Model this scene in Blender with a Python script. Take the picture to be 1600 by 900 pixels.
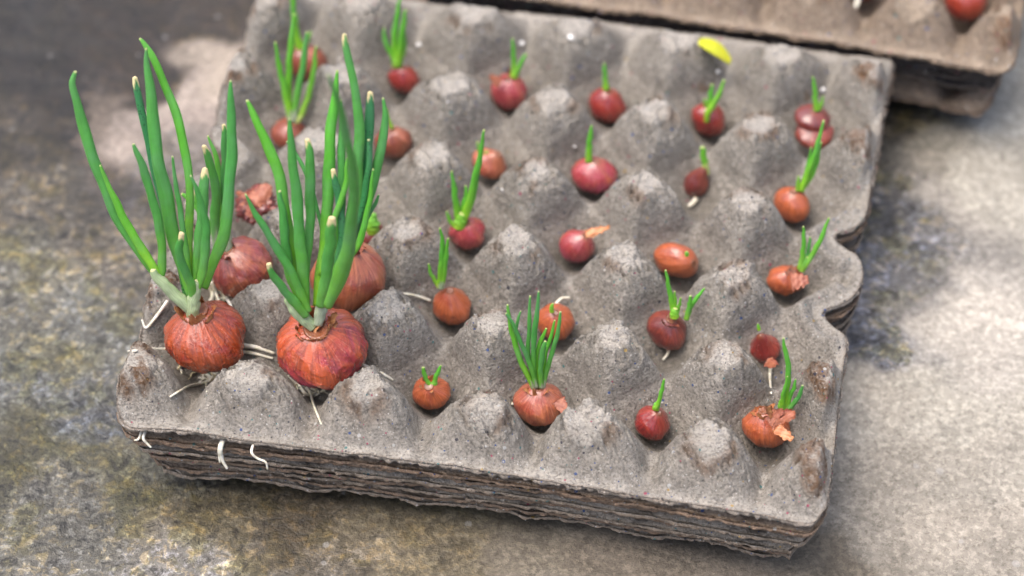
import bpy, math, random
import numpy as np
from mathutils import Vector, Matrix
MM = 0.001
scn = bpy.context.scene
for o in list(bpy.data.objects): bpy.data.objects.remove(o)
# ------------------------------------------------------------------ camera
CE = (0.748182, -0.0057405, 0.186139); CP = np.array([138.104765, -794.681285, 814.405993]); FP = 4000.0
cam = bpy.data.cameras.new('camera'); camo = bpy.data.objects.new('camera', cam)
scn.collection.objects.link(camo); scn.camera = camo
camo.location = Vector(CP * MM); camo.rotation_euler = CE
cam.sensor_width = 36; cam.lens = 36 * FP / 1600; cam.clip_start = 0.05; cam.clip_end = 50
cam.dof.use_dof = True; cam.dof.aperture_fstop = 4.5
scn.render.resolution_x = 1024; scn.render.resolution_y = 576
# ------------------------------------------------------------------ light
SUN_EL, SUN_AZ = math.radians(73), math.radians(-105)      # overcast: broad soft sun, high in front on the left
w = bpy.data.worlds.new('World'); scn.world = w; w.use_nodes = True
nt = w.node_tree; nt.nodes.clear()
sk = nt.nodes.new('ShaderNodeTexSky'); sk.sky_type = 'NISHITA'; sk.sun_disc = False
sk.sun_elevation = SUN_EL; sk.sun_rotation = SUN_AZ; sk.air_density = 0.8; sk.dust_density = 6.0; sk.ozone_density = 0.3
bg = nt.nodes.new('ShaderNodeBackground'); bg.inputs[1].default_value = 0.15
wo = nt.nodes.new('ShaderNodeOutputWorld')
nt.links.new(sk.outputs[0], bg.inputs[0]); nt.links.new(bg.outputs[0], wo.inputs[0])
sl = bpy.data.lights.new('sun', 'SUN'); sl.energy = 0.8; sl.angle = math.radians(60); sl.color = (1, .985, .97)
so = bpy.data.objects.new('sun', sl); scn.collection.objects.link(so)
sd = Vector((math.sin(SUN_AZ) * math.cos(SUN_EL), math.cos(SUN_AZ) * math.cos(SUN_EL), math.sin(SUN_EL)))
so.rotation_euler = (-sd).to_track_quat('-Z', 'Y').to_euler()
scn.view_settings.view_transform = 'Standard'; scn.view_settings.look = 'None'
scn.view_settings.exposure = 1.15; scn.view_settings.gamma = 1

# ------------------------------------------------------------------ camera maths (mm)
def rotm(a):
    rx, ry, rz = a; c, s = math.cos, math.sin
    Rx = np.array([[1,0,0],[0,c(rx),-s(rx)],[0,s(rx),c(rx)]]); Ry = np.array([[c(ry),0,s(ry)],[0,1,0],[-s(ry),0,c(ry)]])
    Rz = np.array([[c(rz),-s(rz),0],[s(rz),c(rz),0],[0,0,1]]); return Rz @ Ry @ Rx
CM = rotm(CE)
def ray(u, v):
    return CM @ np.array([(u - 800) / FP, -(v - 450) / FP, -1.0])
def unp(u, v, z):
    d = ray(u, v); return CP + d * (z - CP[2]) / d[2]
def depth(P): return -((np.asarray(P) - CP) @ CM)[2]
def mmpx(P): return depth(P) / FP               # mm per photo pixel at a point
def on_plane(u, v, P0, n):
    d = ray(u, v); return CP + d * (np.dot(P0 - CP, n) / np.dot(d, n))
VIEWH = np.array([CP[0], CP[1], 0.0]); VIEWH /= np.linalg.norm(VIEWH)    # horizontal direction to the camera
# ------------------------------------------------------------------ noise
def vnoise(x, y, seed=0, z=None):
    rs = np.random.RandomState(seed); N = 256; T = rs.rand(N * N)
    def lat(ix, iy): return T[((ix * 73 + iy * 179 + (ix * iy) % 251) % N) * N + ((iy + ix * 31) % N)]
    xi = np.floor(x).astype(np.int64); yi = np.floor(y).astype(np.int64); fx = x - xi; fy = y - yi
    fx = fx*fx*fx*(fx*(fx*6-15)+10); fy = fy*fy*fy*(fy*(fy*6-15)+10)
    a = lat(xi, yi); b = lat(xi+1, yi); c = lat(xi, yi+1); d = lat(xi+1, yi+1)
    return (a*(1-fx)+b*fx)*(1-fy) + (c*(1-fx)+d*fx)*fy
def fbm(x, y, seed=0, o=4, g=.5):
    r = 0; a = 1; t = 0
    for k in range(o): r = r + a * vnoise(x + 17.3*k, y - 9.1*k, seed + k); t += a; a *= g; x, y = x*1.6 + y*1.2, y*1.6 - x*1.2
    return r / t
def ss(a, b, x):
    t = np.clip((x - a) / (b - a), 0, 1); return t*t*(3-2*t)
# ------------------------------------------------------------------ scene helpers
C = scn.collection
def link(o, parent=None):
    C.objects.link(o)
    if parent is not None: o.parent = parent
    return o
def tag(o, label=None, cat=None, group=None, kind=None):
    if label: o['label'] = label
    if cat: o['category'] = cat
    if group: o['group'] = group
    if kind: o['kind'] = kind
    return o
def empty(name, P, label, cat, group=None):
    o = bpy.data.objects.new(name, None); link(o); o.location = Vector(P) * MM; o.empty_display_size = .005
    return tag(o, label, cat, group)
def mesh(name, V, F, mat, parent=None, origin=None, attr=None, smooth=True, uv=None):
    """V in mm world coords; origin in mm (defaults to the parent's)"""
    V = np.asarray(V, float)
    if origin is None: origin = np.array(parent.location) / MM if parent is not None else np.zeros(3)
    me = bpy.data.meshes.new(name)
    F = np.asarray(F, dtype=np.int32) if not isinstance(F, list) or len(set(map(len, F))) == 1 else F
    L = (V - origin) * MM
    if isinstance(F, np.ndarray):
        k = F.shape[1]
        me.vertices.add(len(L)); me.vertices.foreach_set('co', L.astype(np.float32).ravel())
        me.loops.add(F.size); me.loops.foreach_set('vertex_index', F.ravel())
        me.polygons.add(len(F)); me.polygons.foreach_set('loop_start', np.arange(0, F.size, k, dtype=np.int32))
        me.update(calc_edges=True)
    else:
        me.from_pydata([tuple(v) for v in L], [], F); me.update()
    if smooth: me.polygons.foreach_set('use_smooth', np.ones(len(me.polygons), bool))
    if attr is not None:
        for nm, A in attr.items():
            A = np.asarray(A, np.float32)
            if A.shape[1] == 3: A = np.concatenate([A, np.ones((len(A), 1), np.float32)], 1)
            at = me.color_attributes.new(nm, 'FLOAT_COLOR', 'POINT'); at.data.foreach_set('color', A.ravel())
    me.validate()
    o = bpy.data.objects.new(name, me); me.materials.append(mat); link(o, parent)
    o.location = Vector(origin) * MM if parent is None else Vector((np.array(origin) - np.array(parent.location) / MM)) * MM
    return o
def grid_faces(n, m, wrap=False):
    i, j = np.meshgrid(np.arange(n - 1), np.arange(m if wrap else m - 1), indexing='ij'); j2 = (j + 1) % m
    return np.stack([i*m + j, i*m + j2, (i+1)*m + j2, (i+1)*m + j], -1).reshape(-1, 4)
# ------------------------------------------------------------------ materials
class NT:
    def __init__(s, name):
        s.m = bpy.data.materials.new(name); s.m.use_nodes = True; s.t = s.m.node_tree; s.t.nodes.clear()
        s.out = s.n('ShaderNodeOutputMaterial'); s.b = s.n('ShaderNodeBsdfPrincipled'); s.l(s.b.outputs[0], s.out.inputs[0])
    def n(s, k, **kw):
        x = s.t.nodes.new(k)
        for a, v in kw.items(): setattr(x, a, v)
        return x
    def l(s, a, b): s.t.links.new(a, b)
    def set(s, sock, v):
        if hasattr(v, 'is_output') or isinstance(v, bpy.types.NodeSocket): s.l(v, sock)
        else: sock.default_value = v
    def noise(s, vec, scale, det=3, rough=.5, dist=0, out=0):
        x = s.n('ShaderNodeTexNoise'); s.set(x.inputs['Vector'], vec); x.inputs['Scale'].default_value = scale
        x.inputs['Detail'].default_value = det; x.inputs['Roughness'].default_value = rough; x.inputs['Distortion'].default_value = dist
        return x.outputs[out]
    def vor(s, vec, scale, feat='F1', out='Distance', rnd=1):
        x = s.n('ShaderNodeTexVoronoi', feature=feat); s.set(x.inputs['Vector'], vec); x.inputs['Scale'].default_value = scale
        x.inputs['Randomness'].default_value = rnd; return x.outputs[out]
    def ramp(s, f, stops, interp='LINEAR'):
        x = s.n('ShaderNodeValToRGB'); s.set(x.inputs[0], f); cr = x.color_ramp; cr.interpolation = interp
        while len(cr.elements) < len(stops): cr.elements.new(.5)
        for e, (p, c) in zip(cr.elements, stops):
            e.position = p; e.color = (*c, 1) if not np.isscalar(c) else (c, c, c, 1)
        return x.outputs[0]
    def mix(s, f, a, b, mode='MIX'):
        x = s.n('ShaderNodeMix', data_type='RGBA', blend_type=mode)
        s.set(x.inputs[0], f); s.set(x.inputs[6], a if not isinstance(a, tuple) else (*a, 1)); s.set(x.inputs[7], b if not isinstance(b, tuple) else (*b, 1))
        return x.outputs[2]
    def math(s, op, a, b=0., c=None):
        x = s.n('ShaderNodeMath', operation=op); s.set(x.inputs[0], a); s.set(x.inputs[1], b)
        if c is not None: s.set(x.inputs[2], c)
        return x.outputs[0]
    def attr(s, name):
        x = s.n('ShaderNodeAttribute', attribute_name=name); y = s.n('ShaderNodeSeparateColor'); s.l(x.outputs['Color'], y.inputs[0]); return x.outputs['Color'], y.outputs
    def bump(s, h, dist, strength=1., prev=None):
        x = s.n('ShaderNodeBump'); x.inputs['Strength'].default_value = strength; x.inputs['Distance'].default_value = dist
        s.set(x.inputs['Height'], h)
        if prev is not None: s.l(prev, x.inputs['Normal'])
        return x.outputs[0]
def sc(v, k):
    return tuple(a * k for a in v)

def pulp_material(name, light, mid, dark, brown, wet=0.):
    s = NT(name); co = s.n('ShaderNodeTexCoord').outputs['Object']
    col, ch = s.attr('tint')                 # R torn light skin on the studs, G rust staining, B cup depth
    n1 = s.noise(co, 55, 5, .6); n2 = s.noise(co, 420, 4, .65); n3 = s.noise(co, 900, 4, .7)
    base = s.mix(s.ramp(n1, [(.3, 0), (.7, 1)]), dark, mid)
    base = s.mix(s.ramp(n2, [(.35, 0), (.72, .75)]), base, light)
    base = s.mix(s.math('MULTIPLY', ch[0], .9), base, s.mix(n2, light, sc(light, 1.12)))
    base = s.mix(s.math('MULTIPLY', s.ramp(n3, [(.40, 1), (.5, 0)]), .5), base, sc(dark, .5))
    base = s.mix(s.math('MULTIPLY', ch[1], s.ramp(n2, [(.3, .3), (.6, 1)])), base, brown)
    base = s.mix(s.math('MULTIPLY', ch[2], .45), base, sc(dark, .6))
    # coloured paper fibres in the recycled pulp; the white layer paints wet glints
    for scl, th, c in ((260, .085, None), (520, .10, None), (700, .085, (.60, .59, .56))):
        v = s.n('ShaderNodeTexVoronoi'); s.l(co, v.inputs['Vector']); v.inputs['Scale'].default_value = scl
        hsv = s.n('ShaderNodeSeparateColor'); s.l(v.outputs['Color'], hsv.inputs[0])
        pick = s.math('GREATER_THAN', hsv.outputs[0], .5 if c is None else .5)
        dot = s.math('LESS_THAN', v.outputs['Distance'], s.math('MULTIPLY', hsv.outputs[1], th * 2.6))
        m = s.math('MULTIPLY', pick, dot)
        cc = c or s.ramp(hsv.outputs[2], [(0, (.04, .09, .26)), (.25, (.5, .5, .48)), (.45, (.03, .03, .05)), (.6, (.38, .06, .12)), (.72, (.05, .20, .20)), (.85, (.6, .58, .55)), (.95, (.45, .30, .08))], 'CONSTANT')
        base = s.mix(s.math('MULTIPLY', m, .9), base, cc)
    s.l(base, s.b.inputs['Base Color'])
    wetm = s.ramp(s.noise(co, 38, 3, .6), [(.42, 1), (.6, 0)])
    r = s.math('MULTIPLY_ADD', wetm, -.22 - .1*wet, .72 - .15 * wet)
    s.l(s.math('MAXIMUM', s.math('SUBTRACT', r, s.math('MULTIPLY', s.ramp(n3, [(.55, 0), (.66, 1)]), .18)), .2), s.b.inputs['Roughness'])
    s.b.inputs['Specular IOR Level'].default_value = .45
    h = s.math('ADD', s.math('MULTIPLY', s.noise(co, 330, 5, .62, .4), 1.0), s.math('MULTIPLY', n3, .8))
    b = s.bump(h, .0022, 1.); b = s.bump(s.noise(co, 150, 5, .7, 1.2), .004, .7, b)
    s.l(b, s.b.inputs['Normal']); return s.m
M = {}
M['pulp'] = pulp_material('grey_paper_pulp', (.49, .455, .40), (.325, .300, .258), (.178, .162, .136), (.15, .075, .03), .5)
M['pulp_tan'] = pulp_material('tan_paper_pulp', (.44, .355, .265), (.29, .22, .16), (.19, .14, .10), (.17, .08, .03), .2)
M['pulp_wet'] = pulp_material('wet_paper_pulp', (.44, .35, .26), (.27, .195, .14), (.15, .105, .072), (.24, .10, .04), .6)
M['pulp_edge'] = pulp_material('weathered_paper_pulp', (.50, .44, .36), (.32, .27, .21), (.19, .155, .12), (.22, .11, .045), .4)
M['pulp_shaded'] = pulp_material('shaded_dark_pulp', (.12, .105, .1), (.065, .055, .05), (.03, .025, .022), (.05, .03, .015), 1.)  # near-black pulp: shade between the rear trays put into the colour

def bulb_material(name, c_outer, c_inner, c_deep, flake=.5, crumple=.5, rough=.33, patch=.5):
    s = NT(name); tc = s.n('ShaderNodeTexCoord').outputs['Object']
    col, ch = s.attr('bulb')                 # R height along the bulb, G angle noise, B dry neck
    st = s.n('ShaderNodeAttribute', attribute_name='streak').outputs['Vector']
    n1 = s.noise(tc, 70, 4, .6, .5); n2 = s.noise(st, 8.5, 4, .6, 1.5); vs = s.noise(st, 7.5, 4, .6, .3)
    fm = s.ramp(n1, [(patch - .07, 0), (patch + .05, 1)])
    base = s.mix(fm, c_inner, c_outer)
    base = s.mix(s.math('MULTIPLY', s.ramp(vs, [(.42, 0), (.62, 1)]), .55), base, c_deep)
    base = s.mix(s.math('MULTIPLY', s.ramp(n2, [(.56, 0), (.68, 1)]), flake), base, tuple(min(1, a * 1.25 + .09) for a in c_outer))
    base = s.mix(s.math('MULTIPLY', s.ramp(n2, [(.30, 1), (.42, 0)]), .42), base, sc(c_deep, .6))
    base = s.mix(ch[1], base, (.40, .04, .10))
    base = s.mix(s.math('MULTIPLY', ch[2], .8), base, (.22, .085, .035))
    base = s.mix(s.math('MULTIPLY', s.ramp(ch[0], [(0, 1), (.16, 0)]), .6), base, sc(c_deep, .4))  # contact shade painted dark at the foot of the bulb
    s.l(base, s.b.inputs['Base Color'])
    s.l(s.math('MULTIPLY_ADD', fm, .13, rough), s.b.inputs['Roughness'])
    s.b.inputs['Coat Weight'].default_value = 1.; s.b.inputs['Coat Roughness'].default_value = .14
    s.b.inputs['Subsurface Weight'].default_value = .06; s.b.inputs['Subsurface Radius'].default_value = (.004, .0015, .001); s.b.inputs['Subsurface Scale'].default_value = .5
    b = s.bump(vs, .0012, .5); vs2 = s.noise(st, 13, 3, .6); b = s.bump(vs2, .0005, .5, b)
    b = s.bump(fm, .0005, .5, b)
    cr = s.vor(s.mix(.25, tc, s.noise(tc, 90, 3, .5, 0, 1)), 210, 'F1'); b = s.bump(s.math('ADD', s.math('MULTIPLY', cr, .35), s.noise(tc, 95, 2, .4, 1.2)), .0022, crumple * .6, b)
    s.l(b, s.b.inputs['Normal']); return s.m
BM = dict(
 big_a=bulb_material('papery_orange_skin', (.42, .066, .011), (.30, .024, .010), (.10, .011, .004), .6, .8, .16, .42),
 big_b=bulb_material('red_orange_papery_skin', (.50, .082, .018), (.36, .026, .035), (.13, .013, .006), .65, .8, .16, .45),
 rosy=bulb_material('rosy_brown_skin', (.44, .12, .05), (.30, .05, .04), (.14, .022, .016), .5, .6, .4, .5),
 peach=bulb_material('peach_brown_skin', (.48, .145, .06), (.36, .07, .04), (.22, .05, .025), .5, .5, .36, .47),
 orange=bulb_material('orange_brown_skin', (.46, .105, .028), (.34, .055, .022), (.22, .04, .015), .5, .5, .34, .4),
 red=bulb_material('glossy_red_skin', (.34, .042, .018), (.25, .018, .016), (.13, .012, .012), .1, .15, .25, .5),
 pink=bulb_material('pink_red_skin', (.46, .11, .045), (.36, .045, .06), (.20, .025, .02), .35, .35, .27, .55),
 maroon=bulb_material('maroon_brown_skin', (.28, .05, .025), (.16, .022, .02), (.06, .01, .008), .2, .3, .33, .5),
 brown=bulb_material('rusty_brown_skin', (.36, .11, .05), (.24, .05, .028), (.12, .025, .014), .3, .5, .4, .5),
)
def leaf_material(name, top, low, pale, spots=0.):
    s = NT(name); tc = s.n('ShaderNodeTexCoord').outputs['Object']; col, ch = s.attr('leaf')   # R along the leaf, G dry tip, B pale sheath
    n = s.noise(tc, 160, 4, .6); st = s.n('ShaderNodeAttribute', attribute_name='streak').outputs['Vector']
    v = s.noise(st, 9, 3, .6)
    base = s.mix(ch[0], low, top); rnd = s.n('ShaderNodeObjectInfo').outputs['Random']
    base = s.mix(s.math('MULTIPLY', rnd, .38), base, tuple(.6 * a + .4 * b for a, b in zip(low, top)))
    base = s.mix(s.math('MULTIPLY', s.ramp(v, [(.4, 0), (.6, 1)]), .35), base, tuple(a * 1.5 for a in top))
    base = s.mix(s.math('MULTIPLY', s.ramp(n, [(.35, 1), (.55, 0)]), .25), base, sc(top, .6))
    if spots: base = s.mix(s.math('MULTIPLY', s.math('LESS_THAN', s.vor(tc, 900), .35), s.math('MULTIPLY', s.ramp(n, [(.45, 0), (.55, 1)]), spots)), base, sc(top, .3))
    bloom = s.noise(tc, 60, 3, .6); base = s.mix(s.math('MULTIPLY', s.ramp(bloom, [(.45, 0), (.7, 1)]), .35), base, tuple(.55 * a + .12 * b for a, b in zip(top, (.9, 1.3, 1.2))))
    base = s.mix(ch[2], base, s.mix(s.ramp(v, [(.4, 0), (.6, 1)]), pale, sc(pale, .72)))
    base = s.mix(ch[1], base, (.72, .60, .33))
    s.l(base, s.b.inputs['Base Color']); 
    s.b.inputs['Subsurface Weight'].default_value = .12; s.b.inputs['Subsurface Radius'].default_value = (.002, .004, .001); s.b.inputs['Subsurface Scale'].default_value = .6
    b = s.bump(s.noise(st, 16, 2, .5), .0006, .55); b = s.bump(n, .001, .25, b); s.l(s.math('MULTIPLY_ADD', bloom, .3, .27), s.b.inputs['Roughness']); s.l(b, s.b.inputs['Normal']); return s.m
LM = dict(
 deep=leaf_material('deep_green_leaf', (.062, .275, .055), (.15, .40, .03), (.40, .47, .32)),
 spotted=leaf_material('spotted_green_leaf', (.028, .18, .055), (.06, .27, .03), (.40, .47, .32), .8),
 fresh=leaf_material('fresh_green_leaf', (.085, .37, .030), (.27, .52, .02), (.40, .50, .28)),
 lime=leaf_material('lime_green_sprout', (.12, .38, .03), (.34, .52, .02), (.55, .65, .2)),
)
def simple(name, c, c2, rough=.5, scale=300, sub=0):
    s = NT(name); tc = s.n('ShaderNodeTexCoord').outputs['Object']; n = s.noise(tc, scale, 4, .6)
    s.l(s.mix(s.ramp(n, [(.35, 0), (.65, 1)]), c, c2), s.b.inputs['Base Color']); s.b.inputs['Roughness'].default_value = rough
    if sub: s.b.inputs['Subsurface Weight'].default_value = sub; s.b.inputs['Subsurface Radius'].default_value = (.003, .002, .001); s.b.inputs['Subsurface Scale'].default_value = .6
    s.l(s.bump(n, .0006, .5), s.b.inputs['Normal']); return s.m
M['root'] = simple('white_root', (.78, .76, .68), (.60, .56, .42), .4, 400, .15)
M['root_old'] = simple('straw_root', (.55, .48, .32), (.38, .32, .18), .5, 400)
M['husk'] = simple('dry_husk', (.38, .12, .04), (.52, .25, .11), .38, 160)
M['husk_dark'] = simple('dark_dry_husk', (.20, .05, .03), (.36, .13, .07), .5, 250)
M['petal'] = simple('yellow_petal', (.62, .58, .02), (.45, .52, .03), .5, 200, .1)
M['crumb'] = simple('white_crumb', (.8, .8, .78), (.6, .6, .58), .5, 500)

# ------------------------------------------------------------------ the ground
GZ = -59.0
def ground():
    n = 520; u = np.linspace(-1, 1, n)
    k = np.sinh(u * 3.2) / np.sinh(3.2)
    xs = k * 2500 * .5 + u * 420; ys = xs.copy()
    X, Y = np.meshgrid(xs, ys, indexing='ij')
    near = np.exp(-(X**2 + Y**2) / 600**2)
    Z = GZ - 1.6 + near * ((fbm(X/60, Y/60, 5, 3) - .5) * 3.0 + (fbm(X/9, Y/9, 9, 3) - .5) * 1.4)
    pts = """30 30 55 48 40 .6;200 40 62 52 42 .5;330 40 78 68 58 .5;60 150 58 50 41 .6;110 100 50 42 35 .6;250 60 70 58 48 .5;250 110 72 62 54 .5;180 175 118 108 98 .3
300 150 165 155 145 .1;240 205 160 150 140 .1;340 120 168 158 145 .1;290 190 150 140 132 .1;150 215 128 118 108 .2;70 200 76 68 58 .6;60 250 80 74 64 .5;190 290 96 92 88 .5;260 250 130 124 118 .4;140 245 98 90 84 .5;100 300 92 87 76 .5;40 330 108 102 90 .6;60 400 115 112 98 .6
160 370 108 102 90 .6;220 400 112 108 98 .6;30 480 110 108 98 .7;150 480 118 118 110 .7;100 560 104 102 84 .6;200 520 112 112 104 .7;50 620 118 120 116 .9;150 640 104 108 110 .9;40 720 96 93 70 .6;150 720 94 92 70 .6;170 600 112 114 114 .9
100 800 110 108 98 .7;300 820 102 94 74 .5;500 850 94 84 66 .5;700 860 112 104 86 .4;250 880 134 131 124 .6;500 890 125 120 110 .5;850 880 125 118 105 .3;1000 890 122 114 102 .3;1150 890 130 122 110 .3
1350 600 168 163 151 .1;1350 800 152 147 136 .1;1500 500 180 175 164 .05;1550 300 174 170 158 .1;1500 700 165 160 148 .1;1450 270 138 133 122 .3;1400 225 104 97 84 .6;1400 330 118 118 118 .6;1420 300 124 121 116 .5;1370 420 122 123 126 .6;1345 510 126 128 134 .8
1440 370 132 130 126 .5;1400 450 140 138 134 .4;1480 340 165 160 150 .2;1480 230 140 136 124 .3;1580 150 170 168 158 .1;1450 200 110 103 90 .5;1290 870 120 112 98 .2;1550 850 158 152 140 .1;1420 620 170 166 154 .05""".replace('\n', ';').split(';')
    P = np.array([[float(a) for a in q.split()] for q in pts])  # stains, damp and the stack's shade all go into these ground colours
    G = np.array([unp(a, b, GZ)[:2] for a, b in P[:, :2]])
    Xw = X + (fbm(X/35, Y/35, 21, 4) - .5) * 60; Yw = Y + (fbm(X/35, Y/35, 31, 4) - .5) * 60
    W = np.zeros(X.shape); A = np.zeros(X.shape + (4,))
    for g, q in zip(G, P):
        d2 = (Xw - g[0])**2 + (Yw - g[1])**2; ww = 1 / (d2 + 60.)**3.
        W += ww; A += ww[..., None] * np.array([*( (q[2:5] / 255)**2.2), q[5]])
    A /= W[..., None]; gm = A[..., :3].mean(-1, keepdims=True); A[..., :3] = gm + (A[..., :3] - gm) * 1.15; A[..., 2] *= 1.02; lum = A[..., :3].mean(-1, keepdims=True); A[..., :3] *= np.clip(lum / .14, .3, 1)**.8
    A[..., :3] *= (1 + 1.3 * (fbm(X/26, Y/26, 55, 4) - .5) * (.35 + .9 * A[..., 3]))[..., None]
    V = np.stack([X, Y, Z], -1).reshape(-1, 3)
    s = NT('wet_mossy_concrete'); tc = s.n('ShaderNodeTexCoord').outputs['Object']
    at = s.n('ShaderNodeAttribute', attribute_name='stain_shade'); wetn = at.outputs['Alpha']
    gain = s.n('ShaderNodeVectorMath', operation='SCALE'); s.l(at.outputs['Color'], gain.inputs[0]); s.l(s.math('MULTIPLY_ADD', wetn, -.46, .70), gain.inputs['Scale'])
    n1 = s.noise(tc, 60, 5, .65, .3); n2 = s.noise(tc, 125, 5, .7, .3); n3 = s.noise(tc, 300, 5, .7)
    base = s.mix(s.math('MULTIPLY', s.ramp(n2, [(.44, 1), (.52, 0)]), s.math('MULTIPLY_ADD', wetn, .75, .2)), gain.outputs[0], s.mix(.6, gain.outputs[0], (.012, .011, .006)))
    br = s.n('ShaderNodeVectorMath', operation='SCALE'); s.l(gain.outputs[0], br.inputs[0]); br.inputs['Scale'].default_value = 2.0
    base = s.mix(s.math('MULTIPLY', s.ramp(n3, [(.5, 0), (.57, 1)]), s.math('MULTIPLY_ADD', wetn, .35, .3)), base, br.outputs[0])
    wm = s.ramp(wetn, [(.3, 0), (.55, 1)])
    def tint(b_, f, k):      # a differently coloured grain of the same concrete; the blue-grey one paints sky glints
        m = s.n('ShaderNodeVectorMath', operation='MULTIPLY'); s.l(b_, m.inputs[0]); m.inputs[1].default_value = k; return s.mix(f, b_, m.outputs[0])
    base = tint(base, s.math('MULTIPLY', s.ramp(n1, [(.5, 0), (.58, 1)]), s.math('MULTIPLY', wm, .7)), (.80, .76, .34))
    g1 = s.noise(tc, 230, 4, .7, .6); g2 = s.noise(s.mix(1, tc, (.3, .7, .1), 'ADD'), 170, 4, .7, .6); g3 = s.noise(s.mix(1, tc, (.7, .1, .4), 'ADD'), 420, 4, .75)
    base = tint(base, s.math('MULTIPLY', s.ramp(g1, [(.53, 0), (.57, 1)]), s.math('MULTIPLY', wm, .75)), (2.1, 2.2, 2.5))  # blue-grey sky glints on the wet ground, painted as colour
    base = tint(base, s.math('MULTIPLY', s.ramp(g2, [(.55, 0), (.59, 1)]), s.math('MULTIPLY', wm, .7)), (2.2, 1.9, 1.35))
    base = tint(base, s.math('MULTIPLY', s.ramp(g2, [(.38, 1), (.44, 0)]), s.math('MULTIPLY_ADD', wm, .7, .12)), (.09, .08, .065))
    base = tint(base, s.math('MULTIPLY', s.ramp(g3, [(.56, 0), (.6, 1)]), .4), (1.45, 1.45, 1.45)); base = tint(base, s.math('MULTIPLY', s.ramp(g3, [(.4, 1), (.45, 0)]), .5), (.4, .38, .36))
    v = s.n('ShaderNodeTexVoronoi'); s.l(tc, v.inputs['Vector']); v.inputs['Scale'].default_value = 90
    hs = s.n('ShaderNodeSeparateColor'); s.l(v.outputs['Color'], hs.inputs[0])
    peb = s.math('MULTIPLY', s.math('GREATER_THAN', hs.outputs[0], .7), s.math('LESS_THAN', s.math('ADD', v.outputs['Distance'], s.math('MULTIPLY', n3, .3)), s.math('MULTIPLY_ADD', hs.outputs[1], .16, .16)))
    base = s.mix(s.math('MULTIPLY', peb, .3), base, (.36, .36, .35))
    s.l(base, s.b.inputs['Base Color'])
    rr = s.math('MULTIPLY_ADD', wetn, -.5, .8); rr = s.math('SUBTRACT', rr, s.math('MULTIPLY', s.ramp(n1, [(.35, 1), (.5, 0)]), s.math('MULTIPLY', wetn, .22)))
    s.l(s.math('MAXIMUM', rr, .1), s.b.inputs['Roughness'])
    b = s.bump(g2, .0016, .4); b = s.bump(g3, .001, .5, b); b = s.bump(s.noise(tc, 800, 3, .7), .0008, .5, s.bump(n1, .004, .3, b))
    s.l(b, s.b.inputs['Normal'])
    o = mesh('ground', V, grid_faces(n, n), s.m, attr={'stain_shade': A.reshape(-1, 4)})
    tag(o, 'wet mossy concrete ground, darker on the left and pale on the right', 'ground', kind='structure')
ground()

# ------------------------------------------------------------------ egg trays
PT = 48.0
WC = np.array([[.0713, -1.0147], [3.4709, 2.2481], [-.5816, -.1044], [-4.2, -4.0476], [1.7948, .3464], [1.3947, 3.1272]])
def warp(x, y):
    a = x/144; b = y/120; B = np.stack([1+0*a, a, b, a*a, a*b, b*b], -1); d = B @ WC; return x + d[..., 0], y + d[..., 1]
def unwarp(x, y):
    a, b = x, y
    for _ in range(3): wx, wy = warp(a, b); a, b = a - (wx - x), b - (wy - y)
    return a, b
RIM = -17.0
def tray_h(x, y, lump=0):
    """height of the moulded tray (mm), flat coordinates"""
    gx = x/PT + 3; gy = y/PT + 2.5
    jx = (vnoise(gx*1.3, gy*1.3, 71) - .5) * .10; jy = (vnoise(gx*1.3, gy*1.3, 72) - .5) * .10
    gx0, gy0 = gx, gy; gx = gx + jx; gy = gy + jy
    def prof(ax, ay):
        s = (np.cos(2*np.pi*ax) + np.cos(2*np.pi*ay)) / 2
        k_ = math.asin(.96); tri = (np.arcsin(.96*np.cos(2*np.pi*ax)) + np.arcsin(.96*np.cos(2*np.pi*ay))) / (2*k_)
        ph = .3 * np.arcsin(np.clip(s, -1, 1)) / (np.pi/2) + .7 * tri
        th = .61 + .12 * (vnoise(ax*7, ay*7, 77) - .5)
        q = ph / th
        up = np.where(q > 0, 1 - np.log1p(np.exp(-(q - 1) * 14)) / 14, 0); up = np.where(q > 0, up, 0)
        up = up + .20 * np.sin(np.pi * np.clip(q, 0, 1)) * np.where(q > 0, 1, 0)
        qd = np.clip(-ph / .86, 0, None); dn = 1 - np.log1p(np.exp(-(qd - 1) * 4)) / 4 ; dn = dn - (1 - np.log1p(np.exp(4)) / 4)
        base0 = 1 - np.log1p(np.exp(14)) / 14
        return -20.0 + np.where(ph > 0, (up - base0) * 20.0, -dn * 19.0), q
    yc = np.clip(gy, 0, 5); z, q = prof(gx, yc)
    over = np.maximum(-gy0, gy0 - 5)
    z0 = z.copy()
    t = np.clip((over - .10) / .33, 0, 1)
    k = (1 - t)**.95
    z = np.where(over > 0, RIM + (z - RIM) * k, z); q = np.where(over > .09, q * k, q)
    # side edges and the notches beside the second and third studs of each side
    for sgn, e in ((1, 6.02), (-1, -.02)):
        ov = sgn * (gx0 - e)
        for gn in (2, 3):
            r = np.hypot((gx0 - e) * 1.0, gy0 - gn); f = 1 - ss(.22, .5, r); z = z * (1 - f) + (RIM + 1) * f; q = q * (1 - f)
        f = ss(-.02, .12, ov); z = z * (1 - f) + (-13.5) * f; q = q * (1 - .6*f)
    return z, q
def tray_edge(gy, side):
    base = np.where(side > 0, 3.135, 3.07)
    w = base + .02 * (vnoise(gy*3, gy*0 + side, 5) - .5)
    for gn in (2, 3):
        w = w - .27 * np.exp(-((gy - gn) / .17)**2)
    w = w + .05 * np.exp(-((gy - 2.5) / .22)**2)
    return w * PT
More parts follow.
